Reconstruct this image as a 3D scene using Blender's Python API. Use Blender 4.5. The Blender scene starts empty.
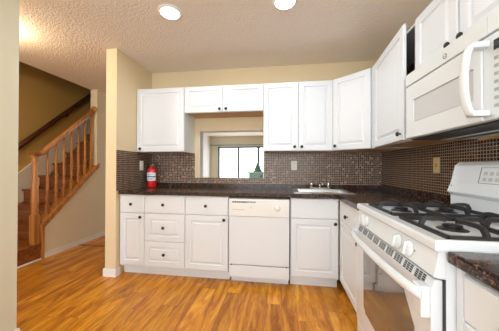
import bpy, bmesh, math, random
from mathutils import Vector, Matrix
PI = math.pi
random.seed(7)
SC = bpy.context.scene
C = SC.collection

# ------------------------------------------------------------------ camera, world, light, exposure
YAW, PITCH, ROLL, FPX = 0.1412, 0.0069, 0.0029, 230.86
cam = bpy.data.objects.new('camera', bpy.data.cameras.new('camera'))
C.objects.link(cam)
cam.data.sensor_width = 36.0
cam.data.lens = FPX / 499 * 36
cam.data.clip_start = 0.02
_F = Vector((-math.sin(YAW)*math.cos(PITCH), math.cos(YAW)*math.cos(PITCH), math.sin(PITCH)))
_r = Vector((math.cos(YAW), math.sin(YAW), 0))
_u = _r.cross(_F)
_r2 = math.cos(ROLL)*_r + math.sin(ROLL)*_u
_u2 = -math.sin(ROLL)*_r + math.cos(ROLL)*_u
cam.matrix_world = Matrix(((_r2.x, _u2.x, -_F.x, 1.7562), (_r2.y, _u2.y, -_F.y, -2.9106), (_r2.z, _u2.z, -_F.z, 1.1718), (0, 0, 0, 1)))
SC.camera = cam

world = bpy.data.worlds.new('sky'); SC.world = world
world.use_nodes = True
bg = world.node_tree.nodes['Background']
bg.inputs[0].default_value = (0.90, 0.96, 1.0, 1)
bg.inputs[1].default_value = 8.0

def area(name, loc, rot, sx, sy, power, color, spread=PI, shape='RECTANGLE', portal=False):
    l = bpy.data.lights.new(name, 'AREA'); l.shape = shape; l.size = sx
    if shape in ('RECTANGLE', 'ELLIPSE'): l.size_y = sy
    l.energy = power; l.color = color; l.spread = spread
    if portal: l.cycles.is_portal = True
    o = bpy.data.objects.new(name, l); C.objects.link(o); o.location = loc; o.rotation_euler = rot
    return o
# fill lamps added out of view behind the camera; daylight portal at glazed door
area('front_fill', (1.45, -4.26, 1.45), (PI/2, 0, 0), 2.5, 1.5, 7.5, (0.74, 0.88, 1.0))  # added frontal fill, no known window there
area('hall_fill', (-0.66, -4.26, 1.35), (PI/2, 0, 0), 0.85, 1.5, 13, (0.95, 0.96, 1.0))  # added fill to brighten the hall and stairs
area('glazed_door_portal', (0.37, 6.72, 1.0), (-PI/2, 0, 0), 2.6, 2.0, 1, (1, 1, 1), portal=True)
CAN_POWER, CAN_COLOR = 9.5, (0.86, 0.94, 1.0)

SC.view_settings.view_transform = 'Standard'
SC.view_settings.look = 'None'
SC.view_settings.gamma = 1
SC.view_settings.use_curve_mapping = False
SC.view_settings.exposure = -0.45

# ------------------------------------------------------------------ materials
def mat(name, color, rough=0.5, metal=0.0, spec=0.5, coat=0.0, emit=None, estr=0):
    m = bpy.data.materials.new(name); m.use_nodes = True
    b = m.node_tree.nodes['Principled BSDF']
    b.inputs['Base Color'].default_value = (*color, 1); b.inputs['Roughness'].default_value = rough
    b.inputs['Metallic'].default_value = metal; b.inputs['Specular IOR Level'].default_value = spec
    b.inputs['Coat Weight'].default_value = coat
    if emit: b.inputs['Emission Color'].default_value = (*emit, 1); b.inputs['Emission Strength'].default_value = estr
    return m
class NT:
    def __init__(s, m): s.t = m.node_tree; s.b = s.t.nodes['Principled BSDF']
    def n(s, typ, **kw):
        x = s.t.nodes.new(typ)
        for k, v in kw.items():
            if k in x.inputs: x.inputs[k].default_value = v
            else: setattr(x, k, v)
        return x
    def l(s, a, b): s.t.links.new(a, b)
    def math(s, op, a, b=None, c=None):
        x = s.n('ShaderNodeMath', operation=op)
        for i, v in enumerate((a, b, c)):
            if v is None: continue
            if isinstance(v, (int, float)): x.inputs[i].default_value = v
            else: s.l(v, x.inputs[i])
        return x.outputs[0]
    def ramp(s, fac, stops, interp='LINEAR'):
        r = s.n('ShaderNodeValToRGB'); r.color_ramp.interpolation = interp
        e = r.color_ramp.elements
        while len(e) < len(stops): e.new(0.5)
        for i, (p, c) in enumerate(stops): e[i].position = p; e[i].color = (*c, 1)
        s.l(fac, r.inputs[0]); return r.outputs[0]
    def mix(s, fac, a, b, typ='MIX'):
        x = s.n('ShaderNodeMix', data_type='RGBA', blend_type=typ)
        if isinstance(fac, (int, float)): x.inputs[0].default_value = fac
        else: s.l(fac, x.inputs[0])
        for i, v in ((6, a), (7, b)):
            if isinstance(v, tuple): x.inputs[i].default_value = (*v, 1)
            else: s.l(v, x.inputs[i])
        return x.outputs[2]
    def pos(s):
        g = s.n('ShaderNodeNewGeometry'); return g.outputs['Position']
    def xyz(s, v):
        x = s.n('ShaderNodeSeparateXYZ'); s.l(v, x.inputs[0]); return x.outputs
    def comb(s, a, b, c):
        x = s.n('ShaderNodeCombineXYZ')
        for i, v in enumerate((a, b, c)):
            if isinstance(v, (int, float)): x.inputs[i].default_value = v
            else: s.l(v, x.inputs[i])
        return x.outputs[0]
    def bump(s, h, strength, dist):
        x = s.n('ShaderNodeBump'); x.inputs['Strength'].default_value = strength; x.inputs['Distance'].default_value = dist
        s.l(h, x.inputs['Height']); s.l(x.outputs[0], s.b.inputs['Normal'])

def noisy_paint(name, color, rough, scale, amt, dist, spec=0.3):
    m = mat(name, color, rough, spec=spec); t = NT(m)
    n = t.n('ShaderNodeTexNoise', Scale=scale, Detail=3.0); t.l(t.pos(), n.inputs['Vector'])
    t.bump(n.outputs['Fac'], amt, dist); return m
WALL = noisy_paint('cream_wall_paint', (0.77, 0.63, 0.41), 0.6, 120, 0.15, 0.002)
WALL_LIVING = noisy_paint('pale_wall_paint', (0.80, 0.80, 0.66), 0.6, 120, 0.1, 0.002)
WALL_WHITE = noisy_paint('white_wall_paint', (0.84, 0.84, 0.82), 0.6, 120, 0.1, 0.002)
WALL_NEAR = noisy_paint('pale_beige_wall_paint', (0.66, 0.62, 0.47), 0.6, 120, 0.1, 0.002)
WALL_HALL = noisy_paint('lightened_wall_paint', (0.80, 0.72, 0.54), 0.6, 120, 0.1, 0.002)  # near-wall paint made lighter, brightness put in the colour for weak hall light
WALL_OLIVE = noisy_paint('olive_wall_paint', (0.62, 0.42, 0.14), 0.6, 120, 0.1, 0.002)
def ceiling_mat():
    m = mat('popcorn_ceiling', (0.85, 0.77, 0.68), 0.9, spec=0.1); t = NT(m)
    v = t.n('ShaderNodeTexVoronoi', Scale=70.0, feature='SMOOTH_F1'); t.l(t.pos(), v.inputs['Vector'])
    n = t.n('ShaderNodeTexNoise', Scale=34.0, Detail=5.0, Roughness=0.7); t.l(t.pos(), n.inputs['Vector'])
    h = t.math('SUBTRACT', n.outputs['Fac'], v.outputs['Distance'])
    t.bump(h, 0.6, 0.008); return m
CEIL = ceiling_mat()
WHITE = mat('white_cabinet_foil', (0.78, 0.82, 0.865), 0.32, spec=0.5)
CARCASS = mat('cream_cabinet_side', (0.84, 0.80, 0.71), 0.5)
TRIM = mat('white_trim_paint', (0.84, 0.84, 0.82), 0.35)
APPL = mat('white_enamel', (0.78, 0.825, 0.87), 0.18, coat=0.3)
APPL2 = mat('white_plastic', (0.77, 0.81, 0.83), 0.35)
DWMAT = mat('cream_white_plastic', (0.82, 0.815, 0.79), 0.35)
GREY = mat('light_grey_mesh', (0.50, 0.51, 0.51), 0.35)
DARK = mat('dark_gap', (0.02, 0.02, 0.02), 0.6)
BRONZE = mat('dark_bronze', (0.035, 0.028, 0.025), 0.35, metal=0.6)
IRON = mat('black_cast_iron', (0.022, 0.021, 0.022), 0.35)
STEEL = mat('brushed_steel', (0.50, 0.50, 0.49), 0.30, metal=1.0)
CHROME = mat('chrome', (0.75, 0.75, 0.76), 0.12, metal=1.0)
RED = mat('red_lacquer', (0.62, 0.012, 0.015), 0.25, coat=0.4)
BLACK = mat('black_plastic', (0.015, 0.015, 0.017), 0.4)
BLUE = mat('blue_ink', (0.05, 0.10, 0.35), 0.5)
INK = mat('grey_ink', (0.22, 0.22, 0.22), 0.6)
INKL = mat('mid_grey_print', (0.42, 0.43, 0.44), 0.5)
BRASS = mat('brass', (0.65, 0.42, 0.15), 0.3, metal=1.0)
ALMOND = mat('almond_plate', (0.78, 0.60, 0.28), 0.4)
IVORY = mat('ivory_plate', (0.88, 0.85, 0.75), 0.4)
OVENGLASS = mat('dark_oven_glass', (0.16, 0.135, 0.11), 0.06, spec=0.9, coat=0.6)
DISPLAY = mat('black_display', (0.01, 0.012, 0.012), 0.1)
GREEN = mat('green_glaze', (0.13, 0.24, 0.19), 0.35)
GREEN2 = mat('grey_green_glaze', (0.36, 0.48, 0.38), 0.35)
ALU = mat('grey_aluminium', (0.17, 0.22, 0.26), 0.4, metal=0.3)
LENS = mat('lamp_lens', (1, 1, 1), 0.5, emit=(1.0, 0.95, 0.86), estr=14)
PAPER = mat('white_paper', (0.85, 0.85, 0.85), 0.6)

def wood(name, c1, c2, c3, axis, scale=1.0, rough=0.35, coat=0.0, obj_coords=False):
    """long-grained wood, grain along axis"""
    m = mat(name, c2, rough, coat=coat); t = NT(m)
    mp = t.n('ShaderNodeMapping'); t.l(t.pos(), mp.inputs['Vector'])
    sc = [26*scale]*3; sc[axis] = 1.6*scale; mp.inputs['Scale'].default_value = sc
    n = t.n('ShaderNodeTexNoise', Scale=1.0, Detail=4.0, Roughness=0.6, Distortion=0.5); t.l(mp.outputs[0], n.inputs['Vector'])
    col = t.ramp(n.outputs['Fac'], [(0.32, c1), (0.5, c2), (0.68, c3)])
    t.l(col, t.b.inputs['Base Color']); return m
OAK = wood('honey_oak', (0.33, 0.12, 0.03), (0.50, 0.215, 0.06), (0.60, 0.29, 0.09), 2, rough=0.3)
STAIRWOOD = wood('red_brown_wood', (0.15, 0.042, 0.010), (0.25, 0.078, 0.018), (0.34, 0.115, 0.028), 0, rough=0.3)
RAILDARK = wood('dark_rail_wood', (0.07, 0.02, 0.01), (0.11, 0.032, 0.015), (0.15, 0.045, 0.02), 1, rough=0.3)
CABWOOD = wood('cabinet_plywood', (0.50, 0.28, 0.11), (0.60, 0.36, 0.16), (0.68, 0.43, 0.20), 0, rough=0.5)
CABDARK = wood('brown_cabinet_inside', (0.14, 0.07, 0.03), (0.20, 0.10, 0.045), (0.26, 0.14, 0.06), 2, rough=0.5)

def floor_mat():
    m = mat('orange_laminate', (0.5, 0.25, 0.08), 0.28, spec=0.3); t = NT(m)
    x, y, z = t.xyz(t.pos())
    pw, pl = 0.125, 1.15
    row = t.math('FLOOR', t.math('DIVIDE', x, pw))
    wr = t.n('ShaderNodeTexWhiteNoise', noise_dimensions='1D'); t.l(row, wr.inputs['W'])
    yy = t.math('ADD', t.math('DIVIDE', y, pl), wr.outputs['Value'])
    cell = t.math('FLOOR', yy)
    wc = t.n('ShaderNodeTexWhiteNoise', noise_dimensions='2D'); t.l(t.comb(row, cell, 0), wc.inputs['Vector'])
    # grain, shifted per plank
    gx = t.math('ADD', t.math('MULTIPLY', x, 10.0), t.math('MULTIPLY', wc.outputs['Value'], 53.0))
    gy = t.math('ADD', t.math('MULTIPLY', y, 1.5), t.math('MULTIPLY', wc.outputs['Value'], 31.0))
    n1 = t.n('ShaderNodeTexNoise', Scale=1.0, Detail=5.0, Roughness=0.62, Distortion=1.4); t.l(t.comb(gx, gy, 0), n1.inputs['Vector'])
    n2 = t.n('ShaderNodeTexNoise', Scale=6.0, Detail=3.0, Roughness=0.6); t.l(t.comb(gx, gy, 3.0), n2.inputs['Vector'])
    g = t.math('ADD', t.math('MULTIPLY', n1.outputs['Fac'], 0.78), t.math('MULTIPLY', n2.outputs['Fac'], 0.22))
    col = t.ramp(g, [(0.33, (0.26, 0.070, 0.006)), (0.43, (0.44, 0.150, 0.014)), (0.53, (0.64, 0.26, 0.022)), (0.66, (0.80, 0.40, 0.05))])
    tone = t.ramp(wc.outputs['Value'], [(0.0, (0.80, 0.77, 0.74)), (1.0, (1.10, 1.10, 1.10))])
    col = t.mix(1.0, col, tone, 'MULTIPLY')
    fx = t.math('FRACT', t.math('DIVIDE', x, pw)); fy = t.math('FRACT', yy)
    ex = t.math('LESS_THAN', t.math('MULTIPLY', t.math('MINIMUM', fx, t.math('SUBTRACT', 1.0, fx)), pw), 0.0012)
    ey = t.math('LESS_THAN', t.math('MULTIPLY', t.math('MINIMUM', fy, t.math('SUBTRACT', 1.0, fy)), pl), 0.0012)
    e = t.math('MULTIPLY', t.math('MAXIMUM', ex, ey), 0.6)
    col = t.mix(e, col, (0.10, 0.035, 0.01))
    t.l(col, t.b.inputs['Base Color'])
    return m
FLOOR = floor_mat()

PITCH_ = {0: 0.0215, 1: 0.0205}
def tile_mat(name, axis, grout, cols):
    """25 mm glass mosaic on a wall; axis = the horizontal world axis (0 x, 1 y)"""
    m = mat(name, (0.05, 0.03, 0.02), 0.15, spec=0.35); t = NT(m)
    p = t.xyz(t.pos()); P = PITCH_[axis]; G = 0.11
    a = t.math('DIVIDE', p[axis], P); b = t.math('DIVIDE', p[2], P)
    ca, cb = t.math('FLOOR', a), t.math('FLOOR', b)
    w = t.n('ShaderNodeTexWhiteNoise', noise_dimensions='2D'); t.l(t.comb(ca, cb, 0), w.inputs['Vector'])
    col = t.ramp(w.outputs['Value'], cols, 'CONSTANT')
    fa, fb = t.math('FRACT', a), t.math('FRACT', b)
    ma = t.math('MINIMUM', fa, t.math('SUBTRACT', 1.0, fa)); mb = t.math('MINIMUM', fb, t.math('SUBTRACT', 1.0, fb))
    e = t.math('LESS_THAN', t.math('MINIMUM', ma, mb), G)
    t.l(t.mix(e, col, grout), t.b.inputs['Base Color'])
    t.l(t.math('ADD', t.math('MULTIPLY', e, 0.5), 0.22), t.b.inputs['Roughness'])
    return m
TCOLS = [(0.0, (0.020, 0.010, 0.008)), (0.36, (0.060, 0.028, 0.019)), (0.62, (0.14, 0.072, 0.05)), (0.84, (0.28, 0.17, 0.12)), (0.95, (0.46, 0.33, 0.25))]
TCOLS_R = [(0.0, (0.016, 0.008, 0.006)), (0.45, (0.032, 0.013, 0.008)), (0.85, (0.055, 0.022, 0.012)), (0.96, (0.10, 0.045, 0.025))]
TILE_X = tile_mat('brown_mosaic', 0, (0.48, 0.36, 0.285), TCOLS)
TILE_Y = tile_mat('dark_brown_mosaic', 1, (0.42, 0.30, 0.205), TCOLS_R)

def granite():
    m = mat('dark_brown_granite', (0.03, 0.02, 0.017), 0.18, spec=0.4); t = NT(m)
    v = t.n('ShaderNodeTexVoronoi', Scale=150.0); t.l(t.pos(), v.inputs['Vector'])
    x = t.xyz(v.outputs['Color'])[0]
    n = t.n('ShaderNodeTexNoise', Scale=18.0, Detail=4.0); t.l(t.pos(), n.inputs['Vector'])
    f = t.math('ADD', t.math('MULTIPLY', x, 0.7), t.math('MULTIPLY', n.outputs['Fac'], 0.3))
    col = t.ramp(f, [(0.30, (0.010, 0.008, 0.008)), (0.55, (0.035, 0.017, 0.012)), (0.70, (0.085, 0.036, 0.022)), (0.84, (0.19, 0.12, 0.09))])
    t.l(col, t.b.inputs['Base Color']); return m
GRANITE = granite()

def glass_mat():
    m = bpy.data.materials.new('clear_glass'); m.use_nodes = True; t = m.node_tree
    t.nodes.clear(); o = t.nodes.new('ShaderNodeOutputMaterial'); mx = t.nodes.new('ShaderNodeMixShader')
    tr = t.nodes.new('ShaderNodeBsdfTransparent'); gl = t.nodes.new('ShaderNodeBsdfGlossy')
    tr.inputs[0].default_value = (0.96, 0.98, 0.98, 1); gl.inputs['Roughness'].default_value = 0.02
    mx.inputs[0].default_value = 0.06
    t.links.new(tr.outputs[0], mx.inputs[1]); t.links.new(gl.outputs[0], mx.inputs[2]); t.links.new(mx.outputs[0], o.inputs[0])
    return m
GLASS = glass_mat()

# ------------------------------------------------------------------ mesh helpers
def NB(): return bmesh.new()
def box(bm, x0, x1, y0, y1, z0, z1, mi=0, bev=0.0):
    x0, x1 = sorted((x0, x1)); y0, y1 = sorted((y0, y1)); z0, z1 = sorted((z0, z1))
    vs = [bm.verts.new(p) for p in ((x0,y0,z0),(x1,y0,z0),(x1,y1,z0),(x0,y1,z0),(x0,y0,z1),(x1,y0,z1),(x1,y1,z1),(x0,y1,z1))]
    fs = [bm.faces.new([vs[i] for i in q]) for q in ((3,2,1,0),(4,5,6,7),(0,1,5,4),(1,2,6,5),(2,3,7,6),(3,0,4,7))]
    for f in fs: f.material_index = mi
    if bev > 0:
        es = list({e for f in fs for e in f.edges})
        r = bmesh.ops.bevel(bm, geom=es, offset=bev, segments=2, profile=0.6, affect='EDGES')
        for f in r['faces']: f.material_index = mi
    return bm
def prism(bm, pts, axis, a, b, mi=0, bev=0.0):
    """polygon pts (2D) extruded along axis from a to b. axis 0: (y,z); 1: (x,z); 2: (x,y)"""
    def p3(p, t):
        return {0: (t, p[0], p[1]), 1: (p[0], t, p[1]), 2: (p[0], p[1], t)}[axis]
    A = [bm.verts.new(p3(p, a)) for p in pts]; B = [bm.verts.new(p3(p, b)) for p in pts]
    fs = [bm.faces.new(A), bm.faces.new(B[::-1])]
    n = len(pts)
    for i in range(n): fs.append(bm.faces.new((A[i], B[i], B[(i+1) % n], A[(i+1) % n])))
    bmesh.ops.recalc_face_normals(bm, faces=fs)
    for f in fs: f.material_index = mi
    if bev > 0:
        es = list({e for f in fs for e in f.edges})
        r = bmesh.ops.bevel(bm, geom=es, offset=bev, segments=2, profile=0.6, affect='EDGES')
        for f in r['faces']: f.material_index = mi
def lathe(bm, prof, origin=(0,0,0), axis='z', seg=24, mi=0, smooth=True):
    """prof: (radius, height) pairs; closed with caps"""
    rot = {'z': Matrix.Identity(3), '-y': Matrix.Rotation(PI/2, 3, 'X'), '-x': Matrix.Rotation(-PI/2, 3, 'Y'), 'x': Matrix.Rotation(PI/2, 3, 'Y'), '-z': Matrix.Rotation(PI, 3, 'X')}[axis]
    o = Vector(origin); rings = []
    for r, h in prof:
        rings.append([bm.verts.new(o + rot @ Vector((r*math.cos(2*PI*i/seg), r*math.sin(2*PI*i/seg), h))) for i in range(seg)])
    fs = []
    for a, b in zip(rings, rings[1:]):
        for i in range(seg): fs.append(bm.faces.new((a[i], a[(i+1) % seg], b[(i+1) % seg], b[i])))
    for f in fs: f.smooth = smooth
    fs.append(bm.faces.new(rings[0][::-1])); fs.append(bm.faces.new(rings[-1]))
    for f in fs: f.material_index = mi
def sweep(bm, path, section, up=(0,0,1), mi=0, smooth=True):
    """section: 2D (side, up) points swept along path"""
    path = [Vector(p) for p in path]; up = Vector(up); rings = []
    for i, p in enumerate(path):
        d = (path[min(i+1, len(path)-1)] - path[max(i-1, 0)]).normalized()
        s = d.cross(up).normalized(); u = s.cross(d).normalized()
        rings.append([bm.verts.new(p + s*a + u*b) for a, b in section])
    n = len(section); fs = []
    for a, b in zip(rings, rings[1:]):
        for i in range(n): fs.append(bm.faces.new((a[i], a[(i+1) % n], b[(i+1) % n], b[i])))
    for f in fs: f.smooth = smooth
    fs.append(bm.faces.new(rings[0][::-1])); fs.append(bm.faces.new(rings[-1]))
    for f in fs: f.material_index = mi
    bmesh.ops.recalc_face_normals(bm, faces=fs)
def circ(rx, ry=None, n=10):
    ry = ry or rx
    return [(rx*math.cos(2*PI*i/n), ry*math.sin(2*PI*i/n)) for i in range(n)]
def tube(bm, path, r, n=8, up=(0,0,1), mi=0): sweep(bm, path, circ(r, r, n), up, mi)
def bez(p0, p1, p2, p3, n=12):
    p0, p1, p2, p3 = map(Vector, (p0, p1, p2, p3)); out = []
    for i in range(n+1):
        t = i/n; out.append(p0*(1-t)**3 + p1*3*t*(1-t)**2 + p2*3*t*t*(1-t) + p3*t**3)
    return out
def rings_panel(bm, x0, x1, z0, z1, rings, y0=0.0, mi=0):
    """front facing -Y built of nested rectangles: rings = (inset, y)"""
    prev = None; fs = []
    for ins, y in [(0, y0)] + rings:
        q = [bm.verts.new(p) for p in ((x0+ins, y, z0+ins), (x1-ins, y, z0+ins), (x1-ins, y, z1-ins), (x0+ins, y, z1-ins))]
        if prev:
            for i in range(4): fs.append(bm.faces.new((prev[i], prev[(i+1) % 4], q[(i+1) % 4], q[i])))
        else: fs.append(bm.faces.new(q[::-1]))
        prev = q
    fs.append(bm.faces.new(prev))
    for f in fs: f.material_index = mi
T = 0.02
def door_mesh(w, h, slab=False, rail=0.055):
    bm = NB()
    if slab: rg = [(0.0, -T+0.006), (0.006, -T), (0.012, -T-0.001)]
    else:
        rg = [(0.0, -T+0.006), (0.005, -T), (rail, -T), (rail+0.006, -T+0.010), (rail+0.012, -T+0.010), (rail+0.032, -T+0.0015), (rail+0.034, -T+0.0015)]
    rings_panel(bm, 0, w, 0, h, rg); return bm

OFF = {}
def obj(name, bm, mats, parent=None, loc=None, world=False, smooth=False, rot=None):
    """one linked mesh object. world: vertices are world coordinates (unrotated parents only)"""
    me = bpy.data.meshes.new(name)
    off = OFF.get(parent.name, Vector()) if parent else Vector()
    if world and parent: bmesh.ops.translate(bm, verts=bm.verts, vec=-off)
    bm.to_mesh(me); bm.free()
    for m in (mats if isinstance(mats, (list, tuple)) else [mats]): me.materials.append(m)
    o = bpy.data.objects.new(name, me); C.objects.link(o)
    if parent: o.parent = parent
    if loc is not None: o.location = loc
    if rot is not None: o.rotation_euler = rot
    OFF[o.name] = off + (Vector(loc) if loc is not None else Vector())
    return o
def use(name, me, parent, loc, rot=None):
    o = bpy.data.objects.new(name, me); C.objects.link(o); o.parent = parent; o.location = loc
    if rot is not None: o.rotation_euler = rot
    return o
def thing(name, label, cat, loc=(0,0,0), rotz=0.0, group=None):
    o = bpy.data.objects.new(name, None); C.objects.link(o); o.empty_display_size = 0.1
    o.location = loc; o.rotation_euler = (0, 0, rotz); o['label'] = label; o['category'] = cat
    if group: o['group'] = group
    OFF[o.name] = Vector(loc); return o
def tag(o, label, cat, group=None):
    o['label'] = label; o['category'] = cat
    if group: o['group'] = group
    return o
def struct(name, bm, mats, label=None):
    o = obj(name, bm, mats); o['kind'] = 'structure'
    if label: o['label'] = label
    return o

# ------------------------------------------------------------------ room
XR, H, ZC, ZCT, ZB, ZT = 2.92, 2.44, 0.876, 0.914, 1.351, 2.115
SX = -1.26          # face of the stair wall towards the hall
YN = -1.595         # end of the near kitchen wall
YF = 6.5            # far wall of the living room
FX0, FX1 = -2.37, 3.04
b = NB(); box(b, FX0, FX1, -4.32, YF+0.12, -0.08, 0); struct('floor', b, FLOOR, 'orange wood laminate floor laid in planks')
b = NB(); box(b, SX-0.12, FX1, -4.32, YF+0.12, H, H+0.12); box(b, FX0, SX-0.12, -4.32, -0.95, H, H+0.12)
struct('ceiling', b, CEIL, 'greyish textured popcorn ceiling')
b = NB(); box(b, FX0, SX-0.12, -0.95, YF+0.12, 4.9, 5.0); struct('ceiling_stairwell', b, WALL_WHITE)
OX0, OX1, OZ0, OZ1 = 0.677, 1.527, 1.03, 1.645
b = NB()
box(b, -0.125, OX0, 0, 0.12, 0, H); box(b, OX1, FX1, 0, 0.12, 0, H); box(b, OX0, OX1, 0, 0.12, 0, OZ0); box(b, OX0, OX1, 0, 0.12, OZ1, H)
struct('wall_back', b, WALL, 'cream kitchen wall with a pass-through opening')
b = NB(); box(b, XR, FX1, -4.2, YF, 0, H); struct('wall_right', b, WALL)
b = NB(); box(b, -0.125, 0, -0.67, 0, 0, H); struct('wall_stub', b, WALL, 'short cream wall beside the kitchen counter')
b = NB(); box(b, -0.12, 0, -4.2, YN, 0, H); struct('wall_left', b, WALL_NEAR, 'pale beige wall at the picture edge')
b = NB()
prism(b, [(-0.35, 0), (-0.35, 0.41), (0.487, 1.142), (0.487, H), (YF, H), (YF, 0)], 0, SX-0.12, SX)
struct('wall_hall', b, WALL_HALL, 'grey-beige wall beside and under the stairs')
b = NB(); box(b, SX-0.12, SX-0.03, -0.95, YF, H+0.12, 4.9); box(b, FX0, SX-0.12, -1.05, -0.95, H+0.12, 4.9); box(b, FX0, SX-0.12, YF, YF+0.12, H+0.12, 4.9)
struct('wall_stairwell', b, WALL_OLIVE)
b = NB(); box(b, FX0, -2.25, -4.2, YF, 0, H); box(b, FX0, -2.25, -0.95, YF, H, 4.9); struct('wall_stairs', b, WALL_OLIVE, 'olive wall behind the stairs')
WX0, WX1, WZ0, WZ1 = 0.2, 2.7, 0.7, 2.2
b = NB(); box(b, FX0, WX0, -4.32, -4.2, 0, H); box(b, WX1, FX1, -4.32, -4.2, 0, H); box(b, WX0, WX1, -4.32, -4.2, 0, WZ0); box(b, WX0, WX1, -4.32, -4.2, WZ1, H)
b.free(); b = NB()
for x0, x1 in ((FX0, -1.1), (-0.22, WX0), (WX1, FX1)): box(b, x0, x1, -4.32, -4.2, 0, H)
box(b, WX0, WX1, -4.32, -4.2, 0, WZ0); box(b, WX0, WX1, -4.32, -4.2, WZ1, H); box(b, -1.1, -0.22, -4.32, -4.2, 0, 0.55); box(b, -1.1, -0.22, -4.32, -4.2, 2.12, H)  # unseen wall; its openings are added to let the fill lamps in
struct('wall_front', b, WALL_HALL)
DX0, DX1, DZ = -0.92, 1.62, 2.02
b = NB(); box(b, FX0, DX0, YF, YF+0.12, 0, H); box(b, DX1, FX1, YF, YF+0.12, 0, H); box(b, DX0, DX1, YF, YF+0.12, DZ, H)
struct('wall_living', b, WALL_LIVING, 'pale wall of the living room around the glazed door')
# glazed sliding door
b = NB()
for x0, x1 in ((DX0, DX0+0.07), (-0.09, -0.01), (0.735, 0.835), (DX1-0.07, DX1)): box(b, x0, x1, YF+0.02, YF+0.09, 0, DZ)
box(b, DX0, DX1, YF+0.02, YF+0.09, DZ-0.06, DZ); box(b, DX0, DX1, YF+0.02, YF+0.09, 0, 0.06)
d = struct('door_1', b, ALU, 'sliding glazed door with grey metal frame')
b = NB(); box(b, DX0+0.07, DX1-0.07, YF+0.05, YF+0.056, 0.06, DZ-0.06); obj('glass_pane', b, GLASS, d)
b = NB(); tube(b, [(-1.17, YF-0.09, 2.08), (1.9, YF-0.09, 2.08)], 0.014)
lathe(b, [(0.01, 0), (0.028, 0.01), (0.03, 0.03), (0.01, 0.05)], (-1.17, YF-0.09, 2.08), '-x', 12)
for x in (-1.0, 1.8): box(b, x-0.01, x+0.01, YF-0.09, YF, 2.07, 2.09)
tag(obj('curtain_rod', b, ALU), 'dark thin curtain rod above the glazed door in the living room', 'curtain rod')

b = NB(); box(b, OX0, OX0+0.006, 0.0005, 0.122, OZ0, OZ1); box(b, OX1-0.006, OX1, 0.0005, 0.122, OZ0, OZ1); box(b, OX0, OX1, 0.0005, 0.122, OZ1-0.006, OZ1)
struct('trim_5', b, WALL_WHITE, 'white lining of the pass-through opening')

# living-room face of the hall wall is white
b = NB(); box(b, SX, SX+0.006, 0.85, YF, 0.0, H); struct('wall_living_side', b, WALL_WHITE, 'white side wall of the living room')

# baseboards
def baseboard(name, segs, h=0.085):
    b = NB()
    for (x0, x1, y0, y1) in segs:
        box(b, x0, x1, y0, y1, 0, h-0.012); 
        cx, cy = (0.004 if abs(x1-x0) < 0.05 else 0), (0.004 if abs(y1-y0) < 0.05 else 0)
        box(b, x0+cx, x1-cx, y0+cy, y1-cy, h-0.012, h)
    struct(name, b, TRIM)
baseboard('baseboard_hall', [(SX, SX+0.014, -0.35, 0.85)], 0.075)
baseboard('baseboard_stub', [(-0.139, 0.012, -0.684, -0.67), (-0.139, -0.125, -0.67, 0.12), (0.0, 0.012, -0.67, -0.612)])
baseboard('baseboard_left', [(0, 0.014, -4.2, YN), (-0.134, 0.014, YN, YN+0.014), (-0.134, -0.12, -4.2, YN)])
b = NB(); box(b, SX+0.014, -0.139, 0.14, 0.19, 0, 0.006, bev=0.002); struct('trim_1', b, STAIRWOOD, 'dark wooden threshold strip across the hall floor')

# mosaic backsplash
SPL = 0.964
b = NB()
box(b, 0.008, 0.615, -0.008, 0, SPL, ZB); box(b, 0.615, OX1, -0.008, 0, SPL, OZ0); box(b, OX1, XR-0.008, -0.008, 0, SPL, ZB)
struct('trim_2', b, TILE_X, 'brown mosaic tile backsplash under the cabinets')
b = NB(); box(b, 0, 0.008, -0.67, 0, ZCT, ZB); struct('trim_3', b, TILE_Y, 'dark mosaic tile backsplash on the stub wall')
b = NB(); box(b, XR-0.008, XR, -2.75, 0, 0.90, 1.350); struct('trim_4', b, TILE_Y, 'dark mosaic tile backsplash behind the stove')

# ------------------------------------------------------------------ shared small parts
bk = NB(); lathe(bk, [(0.006, 0), (0.006, 0.012), (0.015, 0.016), (0.0165, 0.022), (0.013, 0.028), (0.005, 0.031)], axis='-y', seg=16)
_k = obj('knob', bk, BRONZE); KNOB = _k.data; bpy.data.objects.remove(_k)

def front(parent, kind, x, z, w, h, yb, knob=None, slab=False, rot=None, hinge_right=False, gap=0.0015, rail=0.055):
    """door or drawer front: back face at y = yb; knob = (x, z) in the front's own coordinates"""
    m = door_mesh(w-2*gap, h-2*gap, slab, rail)
    o = obj(kind, m, WHITE, parent, loc=(x+gap, yb, z+gap), rot=rot)
    if knob:
        use('knob', KNOB, o, (knob[0]-gap, -T-0.0005, knob[1]-gap))
    return o
def base_body(parent, x0, x1, dep=0.61, z0=0.1, z1=ZC, low=0):
    b = NB(); t = 0.016
    box(b, x0, x0+t, -dep, -0.02, z0, z1); box(b, x1-t, x1, -dep, -0.02, z0, z1-low)
    box(b, x0+t, x1-t, -dep, -0.02, z0, z0+t); box(b, x0+t, x1-t, -0.03, -0.02, z0+t, z1)
    box(b, x0+t, x1-t, -dep, -dep+0.02, z1-0.06, z1); box(b, x0+t, x1-t, -dep, -dep+0.02, 0.655, 0.69)
    box(b, x0+t, x0+0.035, -dep, -dep+0.02, z0+t, z1); box(b, x1-0.035, x1-t, -dep, -dep+0.02, z0+t, z1)
    obj('body', b, WHITE, parent)
    b = NB(); box(b, x0, x1, -0.55, -0.532, 0, z0); box(b, x0, x0+t, -0.532, -0.03, 0, z0); box(b, x1-t, x1, -0.532, -0.03, 0, z0)
    obj('toe_kick', b, WHITE, parent)
ZD0, ZDT = 0.114, 0.675

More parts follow.
